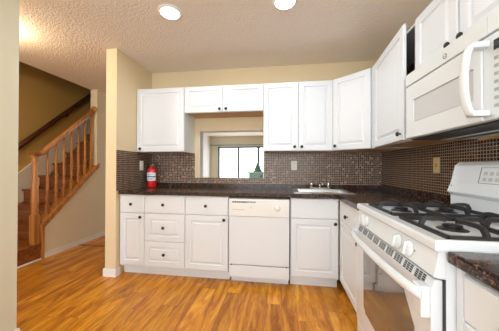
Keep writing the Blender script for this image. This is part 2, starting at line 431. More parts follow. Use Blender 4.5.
# ------------------------------------------------------------------ base cabinets, back run
def base_cab(label, x0, w, **k):
    return thing('base_cabinet', label, 'cabinet', (x0, 0, 0), 0, 'white base cabinets along the counter')
c = base_cab('narrow white base cabinet beside the cream wall end, one drawer over one door', 0.014, 0)
base_body(c, 0.0, 0.287)
front(c, 'drawer', 0.0, ZDT, 0.287, 0.195, -0.61, (0.14, 0.098), True)
front(c, 'door', 0.0, ZD0, 0.287, ZDT-ZD0, -0.61, (0.249, 0.523))
c = base_cab('white base cabinet of three stacked drawers below the red fire extinguisher', 0.302, 0)
base_body(c, 0.0, 0.4525)
front(c, 'drawer', 0, ZDT, 0.4525, 0.195, -0.61, (0.218, 0.098), True)
front(c, 'drawer', 0, 0.382, 0.4525, ZDT-0.382, -0.61, (0.22, 0.15))
front(c, 'drawer', 0, ZD0, 0.4525, 0.382-ZD0, -0.61, (0.228, 0.138))
c = base_cab('white base cabinet with drawer and door touching the dishwasher, under the pass-through', 0.7555, 0)
base_body(c, 0.0, 0.461)
front(c, 'drawer', 0, ZDT, 0.461, 0.195, -0.61, (0.228, 0.098), True)
front(c, 'door', 0, ZD0, 0.461, ZDT-ZD0, -0.61, (0.42, 0.523))
c = base_cab('white sink base cabinet with plain false drawer front above one door', 1.836, 0)
base_body(c, 0.0, 0.45, low=0.2)
front(c, 'drawer_front', 0, ZDT, 0.45, 0.195, -0.61, None, True)
front(c, 'door', 0, ZD0, 0.45, ZDT-ZD0, -0.61, (0.415, 0.523))

# dishwasher
c = thing('dishwasher', 'white built-in dishwasher under the counter between base cabinets', 'dishwasher', (1.2165, 0, 0))
b = NB(); box(b, 0.008, 0.612, -0.60, -0.03, 0.08, 0.868); obj('body', b, DARK, c)
b = NB(); box(b, 0.012, 0.608, -0.648, -0.60, 0.205, 0.682, bev=0.005); obj('door', b, APPL, c)
b = NB(); prism(b, [(-0.60, 0.686), (-0.655, 0.686), (-0.652, 0.855), (-0.60, 0.862)], 0, 0.012, 0.608, bev=0.003)
cp = obj('control_panel', b, DWMAT, c)
b = NB()
for i in range(11): box(b, 0.048+i*0.0215, 0.065+i*0.0215, -0.6545, -0.650, 0.818 if i < 7 else 0.822, 0.832)
obj('vent_slots', b, DARK, cp)
b = NB(); lathe(b, [(0.030, 0), (0.030, 0.003), (0.022, 0.006), (0.020, 0.017), (0.017, 0.019)], (0.495, -0.6535, 0.772), '-y', 20)
box(b, 0.492, 0.498, -0.677, -0.67, 0.755, 0.789); obj('dial', b, DWMAT, cp)
TAN = mat('tan_ink', (0.55, 0.42, 0.28), 0.6)
b = NB(); box(b, 0.05, 0.166, -0.6563, -0.6535, 0.749, 0.753); obj('printed_line', b, TAN, cp)
b = NB(); box(b, 0.233, 0.238, -0.6563, -0.6535, 0.765, 0.785); obj('printed_mark', b, TAN, cp)
b = NB(); box(b, 0.012, 0.608, -0.648, -0.60, 0.078, 0.196, bev=0.004); obj('lower_panel', b, APPL, c)
for lx in (0.03, 0.575): b = NB(); box(b, lx, lx+0.015, -0.649, -0.62, 0.197, 0.207); obj('latch', b, DARK, c)
b = NB(); box(b, 0.02, 0.60, -0.56, -0.54, 0, 0.078); obj('toe_kick', b, APPL, c)

# ------------------------------------------------------------------ right run (local x runs towards the camera, local -y into the room)
R90 = -PI/2
c = thing('base_cabinet', 'white corner base cabinet between the sink and the stove', 'cabinet', (XR, -0.632, 0), R90, 'white base cabinets along the counter')
base_body(c, 0.0, 0.71)
b = NB(); box(b, 0.0, 0.03, -0.628, -0.61, ZD0, 0.87); obj('filler', b, WHITE, c)
b = NB(); box(b, 0.625, 0.71, -0.628, -0.61, ZD0, 0.87); obj('filler', b, WHITE, c)
front(c, 'drawer', 0.03, ZDT, 0.595, 0.195, -0.61, (0.25, 0.085), True)
front(c, 'door', 0.03, ZD0, 0.595, ZDT-ZD0, -0.61, (0.555, 0.523))
c = thing('base_cabinet', 'cream-white drawer cabinet under the short counter, in front of the stove side', 'cabinet', (XR, -2.112, 0), R90, 'white base cabinets along the counter')
base_body(c, 0.0, 0.61)
b = NB(); box(b, 0.0, 0.022, -0.63, -0.61, ZD0, 0.875); obj('filler', b, WHITE, c)
front(c, 'drawer', 0.022, 0.715, 0.33, 0.14, -0.61, (0.165, 0.07), True); front(c, 'drawer', 0.352, 0.715, 0.25, 0.14, -0.61, (0.125, 0.07), True)
front(c, 'door', 0.022, ZD0, 0.33, 0.715-ZD0, -0.61, (0.295, 0.54))
front(c, 'door', 0.352, ZD0, 0.25, 0.715-ZD0, -0.61, (0.035, 0.54))

# worktops
b = NB()
Y0, YE = -0.0, -0.65
SXA, SXB, SYA, SYB = 1.905, 2.425, -0.165, -0.545   # sink cut-out
zt0, zt1 = ZC, ZCT
box(b, 0.008, SXA, YE, Y0, zt0, zt1, bev=0.006); box(b, SXB, XR-0.008, YE, Y0, zt0, zt1)
box(b, SXA-0.006, SXB, SYA, Y0, zt0, zt1); box(b, SXA-0.006, SXB, YE, SYB, zt0, zt1)
box(b, 2.27, XR-0.008, -1.338, YE, zt0, zt1)
for s in ((0.008, XR-0.008, -0.022, -0.008, zt1, SPL-0.001), (XR-0.022, XR-0.008, -1.338, -0.022, zt1, SPL+0.01)): box(b, *s)
tag(obj('countertop', b, GRANITE), 'dark brown granite countertop running from the cream wall end round to the stove', 'countertop')
b = NB()
box(b, 2.262, XR-0.008, -2.72, -2.112, zt0+0.001, zt1, bev=0.008)
box(b, XR-0.022, XR-0.008, -2.72, -2.112, zt1, SPL+0.01)
tag(obj('countertop', b, GRANITE), 'short dark granite countertop on the camera side of the stove', 'countertop')

# sink
c = thing('kitchen_sink', 'stainless steel drop-in sink set in the dark granite countertop', 'sink', (2.165, -0.355, ZCT))
b = NB()
def ringrect(b, x0, x1, y0, y1, levels):
    prev = None
    for ins, z in levels:
        q = [b.verts.new(p) for p in ((x0+ins, y0+ins, z), (x1-ins, y0+ins, z), (x1-ins, y1-ins, z), (x0+ins, y1-ins, z))]
        if prev:
            for i in range(4): b.faces.new((prev[i], prev[(i+1) % 4], q[(i+1) % 4], q[i]))
        prev = q
    b.faces.new(prev)
ringrect(b, 1.87, 2.46, -0.58, -0.075, [(0, ZCT+0.0005), (0.004, ZCT+0.006), (0.03, ZCT+0.007)])
bm_r = b; f = [x for x in b.faces][-1]; bmesh.ops.delete(b, geom=[f], context='FACES_ONLY')
# deck and bowl
def quad(b, x0, x1, y0, y1, z): b.faces.new([b.verts.new(p) for p in ((x0,y0,z),(x1,y0,z),(x1,y1,z),(x0,y1,z))])
zz = ZCT+0.007
quad(b, 1.90, 1.925, -0.55, -0.105, zz); quad(b, 2.405, 2.43, -0.55, -0.105, zz); quad(b, 1.925, 2.405, -0.55, -0.525, zz); quad(b, 1.925, 2.405, -0.175, -0.105, zz)
ringrect(b, 1.925, 2.405, -0.525, -0.175, [(0, zz), (0.004, ZCT-0.01), (0.02, ZCT-0.16), (0.06, ZCT-0.175)])
obj('basin', b, STEEL, c, world=True)
b = NB(); lathe(b, [(0.04, 0), (0.04, 0.003), (0.03, 0.004)], (2.165, -0.35, ZCT-0.175), 'z', 20); obj('drain', b, CHROME, c, world=True)
c = thing('kitchen_faucet', 'chrome two-handle kitchen faucet at the back of the steel sink', 'faucet', (2.19, -0.125, zz))
fx, fy = 2.19, -0.128
b = NB(); box(b, fx-0.115, fx+0.115, fy-0.022, fy+0.022, zz, zz+0.016, bev=0.006); obj('base_plate', b, CHROME, c, world=True)
b = NB(); lathe(b, [(0.018, 0), (0.016, 0.03), (0.012, 0.04)], (fx, fy, zz+0.016)); tube(b, [(fx, fy, zz+0.05), (fx, fy-0.005, zz+0.068), (fx, fy-0.04, zz+0.080), (fx, fy-0.12, zz+0.082), (fx, fy-0.165, zz+0.076), (fx, fy-0.175, zz+0.055)], 0.010, 10, up=(1,0,0))
obj('spout', b, CHROME, c, world=True)
for s in (-1, 1):
    b = NB(); hx = fx+s*0.095
    lathe(b, [(0.019, 0), (0.017, 0.022), (0.023, 0.026), (0.024, 0.048), (0.016, 0.056)], (hx, fy, zz+0.016), 'z', 16)
    obj('handle', b, CHROME, c, world=True)

# ------------------------------------------------------------------ upper cabinets
def upper_body(parent, x0, x1, z0, z1, dep=0.31, shelf=None, inner=1):
    """mats: white outside, plywood underside and inside"""
    b = NB(); t = 0.016
    box(b, x0, x0+t, -dep, -0.002, z0, z1, 0); box(b, x1-t, x1, -dep, -0.002, z0, z1, 0)
    box(b, x0+t, x1-t, -dep+0.012, -0.002, z0+0.004, z0+t, 1); box(b, x0+t, x1-t, -dep, -0.002, z1-t, z1, 0)
    box(b, x0+t, x1-t, -0.010, -0.002, z0+t, z1-t, inner)
    box(b, x0+t, x0+t+0.003, -dep+0.02, -0.010, z0+t, z1-t, inner); box(b, x1-t-0.003, x1-t, -dep+0.02, -0.010, z0+t, z1-t, inner)
    # face frame
    box(b, x0+t, x0+t+0.018, -dep, -dep+0.018, z0, z1-t, 0); box(b, x1-t-0.018, x1-t, -dep, -dep+0.018, z0, z1-t, 0)
    box(b, x0+t, x1-t, -dep, -dep+0.012, z0, z0+0.03, 0)
    o = obj('body', b, [WHITE, CABWOOD, CABDARK], parent)
    if shelf:
        b = NB(); box(b, x0+t+0.003, x1-t-0.003, -dep+0.03, -0.010, shelf-0.009, shelf+0.009); obj('shelf', b, CABWOOD, parent)
    return o
UG = 'white wall cabinets'
c = thing('wall_cabinet', 'single-door white wall cabinet above the fire extinguisher', 'cabinet', (0.0, 0, ZB), 0, UG)
hh = ZT-ZB
upper_body(c, 0.002, 0.608, 0, hh)
front(c, 'door', 0.002, 0, 0.606, hh, -0.31, (0.056, 0.038))
c = thing('wall_cabinet', 'short two-door white wall cabinet above the pass-through opening', 'cabinet', (0.61, 0, 1.805), 0, UG)
upper_body(c, 0.0, 0.9325, 0, ZT-1.805)
front(c, 'door', 0.0, 0, 0.467, ZT-1.805, -0.31, (0.431, 0.034)); front(c, 'door', 0.467, 0, 0.4655, ZT-1.805, -0.31, (0.040, 0.034))
c = thing('wall_cabinet', 'tall two-door white wall cabinet above the faucet and wall outlet', 'cabinet', (1.5435, 0, ZB), 0, UG)
upper_body(c, 0.0, 0.7535, 0, hh)
front(c, 'door', 0.0, 0, 0.3865, hh, -0.31, (0.345, 0.045)); front(c, 'door', 0.3865, 0, 0.367, hh, -0.31, (0.036, 0.045))
# corner cabinet, five-sided
c = thing('wall_cabinet', 'diagonal white corner wall cabinet where the two walls meet', 'cabinet', (2.298, 0, ZB), 0, UG)
P5 = [(2.30, -0.002), (XR-0.002, -0.002), (XR-0.002, -0.608), (2.612, -0.608), (2.30, -0.312)]
b = NB()
prism(b, P5, 2, ZT-0.016, ZT, 0); prism(b, P5, 2, ZB+0.004, ZB+0.018, 1)
for i in (4, 2):
    p, q = P5[i], P5[(i+1) % 5]
p = Vector((2.30, -0.312)); q = Vector((2.612, -0.608)); dv = (q-p).normalized(); nv = Vector((dv.y, -dv.x))
def strip(b, a, e, th, z0, z1, mi=0, inw=True):
    dd = (e-a).normalized(); nn = Vector((-dd.y, dd.x))*th
    prism(b, [tuple(a), tuple(e), tuple(e+nn), tuple(a+nn)], 2, z0, z1, mi)
strip(b, Vector((2.30, -0.002)), Vector((2.30, -0.312)), 0.016, ZB, ZT-0.016)
strip(b, Vector((2.612, -0.608)), Vector((XR-0.002, -0.608)), 0.016, ZB, ZT-0.016)
L = (q-p).length
strip(b, p, p+dv*0.03, 0.016, ZB, ZT-0.016); strip(b, q-dv*0.03, q, 0.016, ZB, ZT-0.016); strip(b, p, q, 0.012, ZB, ZB+0.03)
strip(b, Vector((XR-0.004, -0.002)), Vector((2.3, -0.002)), 0.006, ZB, ZT-0.016, 1)
obj('body', b, [WHITE, CABWOOD], c, world=True)
ang = math.atan2(dv.y, dv.x)
m = door_mesh(L-0.035, hh-0.003)
a0 = p + dv*0.008 + nv*0.0005
dd = obj('door', m, WHITE, c, loc=(a0.x-2.298, a0.y, 0.0015), rot=(0, 0, ang))
use('knob', KNOB, dd, (0.036, -T-0.0005, 0.045))
# tall cabinet with the door ajar
c = thing('wall_cabinet', 'tall white wall cabinet with its door standing slightly ajar beside the microwave', 'cabinet', (XR, -0.611, ZB), R90, UG)
upper_body(c, 0.0, 0.698, 0, hh, shelf=0.455, inner=2)
b = NB(); box(b, 0.0, 0.037, -0.329, -0.311, 0, hh); obj('filler', b, WHITE, c)
w_ = 0.632
front(c, 'door', 0.038, 0, w_, hh, -0.312, (w_-0.036, 0.045), rot=(0, 0, -math.radians(4.6)))
c = thing('wall_cabinet', 'short white wall cabinet with two doors above the microwave', 'cabinet', (XR, -1.31, 1.748), R90, UG)
h6 = ZT-1.748
upper_body(c, 0.0, 0.795, 0, h6)
front(c, 'door', 0.0, 0, 0.363, h6, -0.31, (0.323, 0.036)); front(c, 'door', 0.371, 0, 0.424, h6, -0.31, (0.036, 0.036))

# ------------------------------------------------------------------ microwave
c = thing('microwave', 'white over-the-range microwave with bowed handle above the stove', 'microwave', (XR, -1.347, ZB), R90)
D = -0.40                       # front plane
b = NB(); box(b, 0, 0.76, D+0.03, -0.010, 0, 0.392, 0); obj('body', b, APPL2, c)
b = NB(); box(b, 0.002, 0.758, D+0.032, -0.215, -0.010, -0.0005, 0, bev=0.003); obj('bottom_vent', b, BLACK, c)
b = NB(); box(b, 0.002, 0.758, -0.213, -0.03, -0.008, -0.0005, 0); lp = obj('bottom_plate', b, APPL2, c)
b = NB(); box(b, 0.04, 0.72, -0.16, -0.12, -0.010, -0.008); obj('grease_filter', b, BLACK, lp)
b = NB(); box(b, 0.06, 0.758, -0.045, -0.010, -0.020, -0.0085); obj('mounting_rail', b, CABWOOD, c)
b = NB(); box(b, 0, 0.578, D, D+0.03, 0.322, 0.392, bev=0.003); box(b, 0.58, 0.76, D, D+0.03, 0.322, 0.392, bev=0.003)
vp = obj('top_panel', b, APPL2, c)
b = NB(); lathe(b, [(0.012, 0), (0.0125, 0.002), (0.0125, 0.003)], (0.352, D, 0.350), '-y', 24, 0)
obj('round_emblem', b, INK, vp)
b = NB(); lathe(b, [(0.0085, 0), (0.0085, 0.0012)], (0.352, D-0.0032, 0.350), '-y', 24, 0)
obj('emblem_face', b, APPL2, vp)
b = NB()
for dx in (-0.003, 0.003): tube(b, [(0.352+dx+0.003*math.cos(a), D-0.0047, 0.350+0.0045*math.sin(a)) for a in [k*PI/5 for k in range(2, 10)]], 0.0007, 6, up=(0,1,0))
obj('emblem_letters', b, INK, vp)
# door with window recess
DW1 = 0.555
b = NB()
ox0, ox1, oz0, oz1 = 0.079, 0.515, 0.090, 0.222
prev = None
for (x0, x1, z0, z1, y) in ((0, DW1, 0, 0.315, D+0.029), (0, DW1, 0, 0.315, D+0.004), (0.004, DW1-0.004, 0.004, 0.311, D), (ox0, ox1, oz0, oz1, D), (ox0+0.004, ox1-0.004, oz0+0.004, oz1-0.004, D+0.010)):
    q = [b.verts.new(p) for p in ((x0, y, z0), (x1, y, z0), (x1, y, z1), (x0, y, z1))]
    if prev:
        for i in range(4): b.faces.new((prev[i], prev[(i+1) % 4], q[(i+1) % 4], q[i]))
    else: b.faces.new(q[::-1])
    prev = q
b.faces.new(prev)
dm = obj('door', b, APPL2, c)
b = NB(); box(b, ox0+0.0045, ox1-0.0045, D+0.006, D+0.0095, oz0+0.0045, oz1-0.0045); obj('window', b, mat('pale_grey_screen', (0.60, 0.62, 0.63), 0.3), dm)
b = NB()
hx = 0.575
sec = [(0.017*math.cos(a), 0.011*math.sin(a)) for a in [2*PI*k/12 for k in range(12)]]
pth = bez((hx, D-0.050, 0.020), (hx, D-0.085, 0.06), (hx, D-0.085, 0.245), (hx, D-0.050, 0.288), 16)
sweep(b, pth, [(x*1.15, y) for x, y in sec], up=(0, 1, 0))
box(b, hx-0.018, hx+0.018, D-0.058, D+0.001, 0.014, 0.036, bev=0.004); box(b, hx-0.018, hx+0.018, D-0.058, D+0.001, 0.272, 0.294, bev=0.004)
obj('handle', b, APPL2, dm)
b = NB(); box(b, DW1+0.002, 0.76, D+0.004, D+0.03, 0, 0.315, bev=0.003); cp = obj('control_panel', b, APPL2, c)
b = NB(); box(b, 0.604, 0.73, D+0.001, D+0.0042, 0.252, 0.288); obj('display', b, DISPLAY, cp)
b = NB(); box(b, 0, 0.016, D+0.0025, D+0.0042, 0, 0.012); k0 = obj('key', b, INKL, cp, loc=(0.604, 0, 0.042))
for r in range(7):
    for k in range(4):
        if r or k: use('key', k0.data, cp, (0.604+k*0.034, 0, 0.042+r*0.029))

# ------------------------------------------------------------------ stove
c = thing('gas_stove', 'white gas range with four burners, oven door and raised back panel', 'stove', (XR, -1.345, 0), R90)
W = 0.76
F0 = -(XR-2.24)                   # panel front
b = NB()
box(b, 0.0, W, -0.655, -0.03, 0.03, 0.905)
for x in (0.05, W-0.05):
    for y in (-0.60, -0.08): lathe(b, [(0.018, 0), (0.018, 0.03)], (x, y, 0), 'z', 12)
obj('body', b, APPL, c)
b = NB(); box(b, 0.0, W, -0.6568, -0.6552, 0.07, 0.818); obj('gap_shade_plate', b, BLACK, c)  # dark plate added so the gap beside the oven door looks shaded
# cooktop: raised rim with a lowered well
b = NB(); prev = None
lv = [((0, W, F0+0.004, -0.15), 0.905), ((0-0.002, W+0.002, F0-0.008, -0.15), 0.912), ((-0.002, W+0.002, F0-0.008, -0.15), 0.934), ((0.004, W-0.004, F0-0.002, -0.15), 0.943), ((0.014, W-0.014, F0+0.036, -0.160), 0.943), ((0.022, W-0.022, F0+0.046, -0.165), 0.934)]
for (x0, x1, y0, y1), z in lv:
    q = [b.verts.new(p) for p in ((x0,y0,z),(x1,y0,z),(x1,y1,z),(x0,y1,z))]
    if prev:
        for i in range(4): b.faces.new((prev[i], prev[(i+1) % 4], q[(i+1) % 4], q[i]))
    else: b.faces.new(q[::-1])
    prev = q
b.faces.new(prev)
ct = obj('cooktop', b, APPL, c)
# control panel (slanted) with knobs
b = NB(); prism(b, [(F0+0.004, 0.904), (F0-0.010, 0.826), (F0+0.01, 0.820), (-0.655, 0.820), (-0.655, 0.904)], 0, 0.0, W, bev=0.002)
cp = obj('control_panel', b, APPL, c)
def stove_knob():
    b = NB()
    lathe(b, [(0.030, 0), (0.031, 0.003), (0.029, 0.007), (0.024, 0.012), (0.018, 0.014)], axis='-y', seg=24)
    box(b, -0.005, 0.005, -0.022, -0.010, -0.024, 0.024, bev=0.003)
    return b
for i, s in enumerate((0.098, 0.158, 0.520, 0.605)):
    obj('burner_knob', stove_knob(), APPL, cp, loc=(s, F0-0.004, 0.864), rot=(math.radians(-10), 0, 0))
b = NB()
for s in (0.645,): lathe(b, [(0.003, 0), (0.003, 0.002)], (s, F0-0.0045, 0.868), '-y', 8)
obj('indicator_mark', b, INK, cp)
# oven door
DF = F0-0.012
b = NB(); prism(b, [(DF, 0.215), (DF, 0.78), (DF+0.012, 0.812), (-0.657, 0.812), (-0.657, 0.215)], 0, 0.0, W-0.012, bev=0.003)
dr = obj('oven_door', b, APPL, c)
b = NB(); ch = 0.085
x0, x1, z0, z1 = 0.135, 0.655, 0.34, 0.715
octo = [(x0+0.03, z0), (x1-ch, z0), (x1, z0+ch), (x1, z1-ch-0.03), (x1-ch, z1), (x0+0.015, z1), (x0, z1-0.015), (x0, z0+0.03)]
prism(b, octo, 1, DF-0.0025, DF+0.004, 0); obj('oven_window', b, OVENGLASS, dr)
v0 = None
for g in range(9):
    if v0 is None:
        b = NB()
        box(b, 0, 0.058, DF+0.0145, DF+0.030, 0.784, 0.8085)
        for k in range(3):
            for r in range(4):
                za = 0.7825+r*0.0072; zb = za+0.0050
                prism(b, [(DF-0.0010+(za-0.78)*0.375, za), (DF-0.0010+(zb-0.78)*0.375, zb), (DF+0.02, zb), (DF+0.02, za)], 0, k*0.021, k*0.021+0.016)
        v0 = obj('vent_slots', b, BLACK, dr, loc=(0.035, 0, 0))
    else: use('vent_slots', v0.data, dr, (0.035+g*0.077, 0, 0))
b = NB()
HZ = 0.764
sec = [(0.016*math.cos(a), 0.019*math.sin(a)) for a in [2*PI*k/12 for k in range(12)]]
pth = [(0.0, DF-0.018, HZ)] + [tuple(v) for v in bez((0.03, DF-0.030, HZ), (0.12, DF-0.062, HZ), (W-0.12, DF-0.062, HZ), (W-0.03, DF-0.034, HZ), 18)] + [(W-0.014, DF-0.022, HZ)]
sweep(b, pth, sec)
box(b, 0.0, 0.035, DF-0.028, DF+0.001, HZ-0.022, HZ+0.02, bev=0.004); box(b, W-0.06, W-0.011, DF-0.030, DF+0.001, HZ-0.075, HZ+0.025, bev=0.005)
obj('oven_handle', b, APPL, dr)
b = NB(); box(b, 0.0, W, DF+0.004, -0.657, 0.075, 0.205, bev=0.004); sd = obj('storage_drawer', b, APPL, c)
b = NB(); box(b, 0.02, W-0.02, -0.64, -0.60, 0.0, 0.07); obj('kick_plate', b, BLACK, c)
# back panel: neck and slanted console
b = NB(); box(b, 0.0, W, -0.149, -0.012, 0.905, 1.01); obj('backguard_neck', b, APPL, c)
b = NB(); prism(b, [(-0.012, 1.005), (-0.150, 1.008), (-0.172, 1.030), (-0.150, 1.085), (-0.128, 1.185), (-0.105, 1.205), (-0.012, 1.205)], 0, 0.0, W, bev=0.006)
bgp = obj('backguard', b, APPL, c)
def on_bg(z, out=0.0012):   # y of the slanted console face
    return -0.150 + (z-1.085)/(1.185-1.085)*0.022 - out
b = NB(); zz0, zz1 = 1.092, 1.172
for (xa, xb, za, zb) in ((0.20, 0.203, zz0, zz1), (0.555, 0.558, zz0, zz1)):
    prism(b, [(on_bg(za, 0.002), za), (on_bg(zb, 0.002), zb), (on_bg(zb)+0.002, zb), (on_bg(za)+0.002, za)], 0, xa, xb)
for zc in (zz0, zz1): box(b, 0.20, 0.558, on_bg(zc, 0.002), on_bg(zc)+0.002, zc-0.0012, zc+0.0012)
obj('console_outline', b, INK, bgp)
b = NB()
for r, zc in enumerate((1.112, 1.142)):
    for k in range(9):
        if r == 1 and k in (3, 4, 5): continue
        xk = 0.222+k*0.035
        prism(b, [(on_bg(zc-0.009), zc-0.009), (on_bg(zc+0.009), zc+0.009), (on_bg(zc+0.009)+0.002, zc+0.009), (on_bg(zc-0.009)+0.002, zc-0.009)], 0, xk, xk+0.02)
obj('console_buttons', b, GREY, bgp)
b = NB(); zc = 1.146; prism(b, [(on_bg(zc-0.012), zc-0.012), (on_bg(zc+0.012), zc+0.012), (on_bg(zc+0.012)+0.002, zc+0.012), (on_bg(zc-0.012)+0.002, zc-0.012)], 0, 0.328, 0.425)
obj('clock_display', b, DISPLAY, bgp)
b = NB(); lathe(b, [(0.004, 0), (0.004, 0.002)], (0.022, -0.158, 1.066), '-y', 10); obj('console_screw', b, INK, bgp)
# burners and grates
def grate(x0, x1, y0, y1, zb, zt):
    """one long grate over two burners: low outer ring, raised bent fingers"""
    b = NB(); sec = [(-0.008, -0.008), (0.008, -0.008), (0.006, 0.007), (-0.006, 0.007)]
    xm, ym = (x0+x1)/2, (y0+y1)/2
    zr_ = zb+0.0085
    def bar(pts): sweep(b, pts, sec, smooth=False)
    for a_, b_ in (((x0, y0), (x1, y0)), ((x0, y1), (x1, y1)), ((x0, y0), (x0, y1)), ((x1, y0), (x1, y1)), ((x0, ym), (x1, ym))):
        bar([(*a_, zr_), (*b_, zr_)])
    def finger(p, q):
        p, q = Vector((*p, 0)), Vector((*q, 0)); d = (q-p)
        f = lambda t, z: tuple(p + d*t + Vector((0, 0, z)))
        bar([f(0.0, zr_), f(0.03, zr_+0.014), f(0.12, zt-0.008), f(0.25, zt-0.004), f(0.6, zt-0.004), f(1.0, zt-0.009)])
    for cy, ya, yb in ((ym-(y1-y0)/4, y0, ym), (ym+(y1-y0)/4, ym, y1)):
        for p_, q_ in (((x0, cy), (xm-0.026, cy)), ((x1, cy), (xm+0.026, cy)), ((xm, ya), (xm, cy-0.026)), ((xm, yb), (xm, cy+0.026))): finger(p_, q_)
    return b
GX = ((0.034, 0.335), (0.415, 0.726))
GY0, GY1 = -0.625, -0.178
for gx0, gx1 in GX:
    obj('burner_grate', grate(gx0, gx1, GY0, GY1, 0.9345, 0.980), IRON, ct)
    for cy in (GY0+0.112, GY1-0.112):
        b = NB(); cx = (gx0+gx1)/2
        lathe(b, [(0.050, 0), (0.047, 0.003), (0.034, 0.006), (0.032, 0.010), (0.012, 0.011)], (cx, cy, 0.9342), 'z', 24, 1)
        lathe(b, [(0.030, 0.0), (0.032, 0.003), (0.030, 0.007), (0.02, 0.009)], (cx, cy, 0.9452), 'z', 24, 0)
        obj('burner', b, [BLACK, IRON], ct)

# ------------------------------------------------------------------ fire extinguisher
ex, ey, ez = 0.128, -0.20, ZCT+0.0008
c = thing('fire_extinguisher', 'red fire extinguisher with white label standing on the dark countertop', 'fire extinguisher', (ex, ey, ez))
b = NB(); R_ = 0.056
lathe(b, [(0.045, 0), (0.053, 0.004), (R_, 0.012), (R_, 0.205), (0.053, 0.222), (0.042, 0.238), (0.024, 0.250), (0.018, 0.256), (0.018, 0.262)], (0, 0, 0), 'z', 32)
obj('cylinder', b, RED, c)
def band(r, z0, z1, a0, a1, mat_, nm, n=14):
    b = NB(); vs = []
    for i in range(n+1):
        a = a0+(a1-a0)*i/n; vs.append((b.verts.new((r*math.cos(a), r*math.sin(a), z0)), b.verts.new((r*math.cos(a), r*math.sin(a), z1))))
    for i in range(n): b.faces.new((vs[i][0], vs[i+1][0], vs[i+1][1], vs[i][1]))
    return obj(nm, b, mat_, c)
lb = band(R_+0.0006, 0.085, 0.185, -PI*0.95, -PI*0.05, PAPER, 'label')
for z0, z1, a0, a1 in ((0.128, 0.141, -PI*0.94, -PI*0.06),): band(R_+0.0012, z0, z1, a0, a1, BLUE, 'label_stripe')
for zc in (0.098, 0.108, 0.155, 0.168): band(R_+0.0012, zc, zc+0.004, -PI*0.5-0.7, -PI*0.5+0.7, BLUE, 'label_print')
b = NB(); lathe(b, [(0.017, 0.262), (0.017, 0.285), (0.013, 0.292)], (0, 0, 0), 'z', 16); box(b, -0.012, 0.026, -0.012, 0.012, 0.268, 0.292, bev=0.003); obj('valve', b, BRASS, c)
b = NB(); lathe(b, [(0.013, 0), (0.013, 0.008), (0.011, 0.010)], (0.004, -0.014, 0.277), '-y', 16); obj('pressure_gauge', b, CHROME, c)
b = NB(); sweep(b, [(0.008, 0, 0.296), (0.035, 0, 0.312), (0.062, 0, 0.300), (0.074, 0, 0.285)], [(-0.009, -0.003), (0.009, -0.003), (0.009, 0.003), (-0.009, 0.003)], up=(0, 0, 1)); sweep(b, [(0.020, 0, 0.285), (0.045, 0, 0.276), (0.064, 0, 0.258)], [(-0.008, -0.003), (0.008, -0.003), (0.008, 0.003), (-0.008, 0.003)])
obj('lever', b, BLACK, c)
b = NB(); tube(b, bez((-0.010, 0, 0.282), (-0.085, -0.01, 0.32), (-0.078, -0.015, 0.20), (-0.072, -0.012, 0.10), 14), 0.008, 8, up=(0, 1, 0)); lathe(b, [(0.011, 0), (0.012, 0.03), (0.009, 0.045)], (-0.072, -0.012, 0.060), 'z', 12)
obj('hose', b, BLACK, c)

# ------------------------------------------------------------------ switch and outlets
def plate(name, label, cat, loc, rotz, m, kind):
    c = thing(name, label, cat, loc, rotz)
    b = NB(); box(b, -0.036, 0.036, -0.006, 0, -0.058, 0.058, bev=0.003); pl = obj('cover_plate', b, m, c)
    b = NB()
    if kind == 'outlet':
        for z in (-0.022, 0.022):
            box(b, -0.015, 0.015, -0.008, -0.0058, z-0.014, z+0.014, bev=0.002)
        obj('socket', b, m, c)
        b = NB()
        for z in (-0.022, 0.022):
            b = NB(); box(b, -0.008, -0.005, -0.0086, -0.0076, z-0.002, z+0.008); box(b, 0.005, 0.008, -0.0086, -0.0076, z-0.002, z+0.007); box(b, -0.002, 0.002, -0.0086, -0.0076, z-0.010, z-0.006)
            obj('slots', b, INK, c)
    else:
        box(b, -0.005, 0.005, -0.018, -0.0055, -0.004, 0.012, bev=0.002); obj('toggle', b, m, c)
        b = NB(); box(b, -0.008, 0.008, -0.0066, -0.0058, -0.014, 0.014); obj('slot', b, INK if kind == 'dark' else m, c)
plate('wall_outlet', 'ivory electrical outlet on the mosaic below the two-door cabinet by the sink', 'outlet', (1.90, -0.008, 1.193), 0, IVORY, 'outlet')
plate('light_switch', 'pale switch plate on the mosaic side wall beside the fire extinguisher', 'switch', (0.008, -0.238, 1.187), PI/2, IVORY, 'switch')
plate('light_switch', 'almond yellow switch plate on the dark mosaic beside the stove back panel', 'switch', (XR-0.008, -0.984, 1.190), R90, ALMOND, 'dark')

# ------------------------------------------------------------------ green tiered ornament on the ledge
tx, ty = 1.437, 0.06
c = thing('tiered_ornament', 'green tiered pagoda-like ornament standing on the pass-through ledge', 'ornament', (tx, ty, OZ0))
b = NB(); box(b, -0.105, 0.075, -0.045, 0.045, 0, 0.062, bev=0.004); bs = obj('base', b, GREEN, c)
b = NB(); box(b, 0.040, 0.062, -0.048, -0.044, 0.012, 0.036); obj('opening', b, DARK, bs)
b = NB(); box(b, -0.14, 0.088, -0.055, 0.055, 0.0625, 0.074, bev=0.003); box(b, -0.125, 0.078, -0.05, 0.05, 0.074, 0.080); obj('platform', b, GREEN2, c)
b = NB(); z = 0.080; prof = []
for k, (r0, r1, h) in enumerate(((0.066, 0.036, 0.030), (0.053, 0.028, 0.028), (0.041, 0.020, 0.028), (0.028, 0.010, 0.028))):
    prof += [(r0*0.72, z), (r0, z+0.003), (r0*0.96, z+0.007), (r1, z+h)]; z += h
prof += [(0.006, z+0.006), (0.004, z+0.03), (0.001, z+0.034)]
lathe(b, prof, (0.005, 0, 0), 'z', 8, smooth=False); obj('tiers', b, GREEN, c)

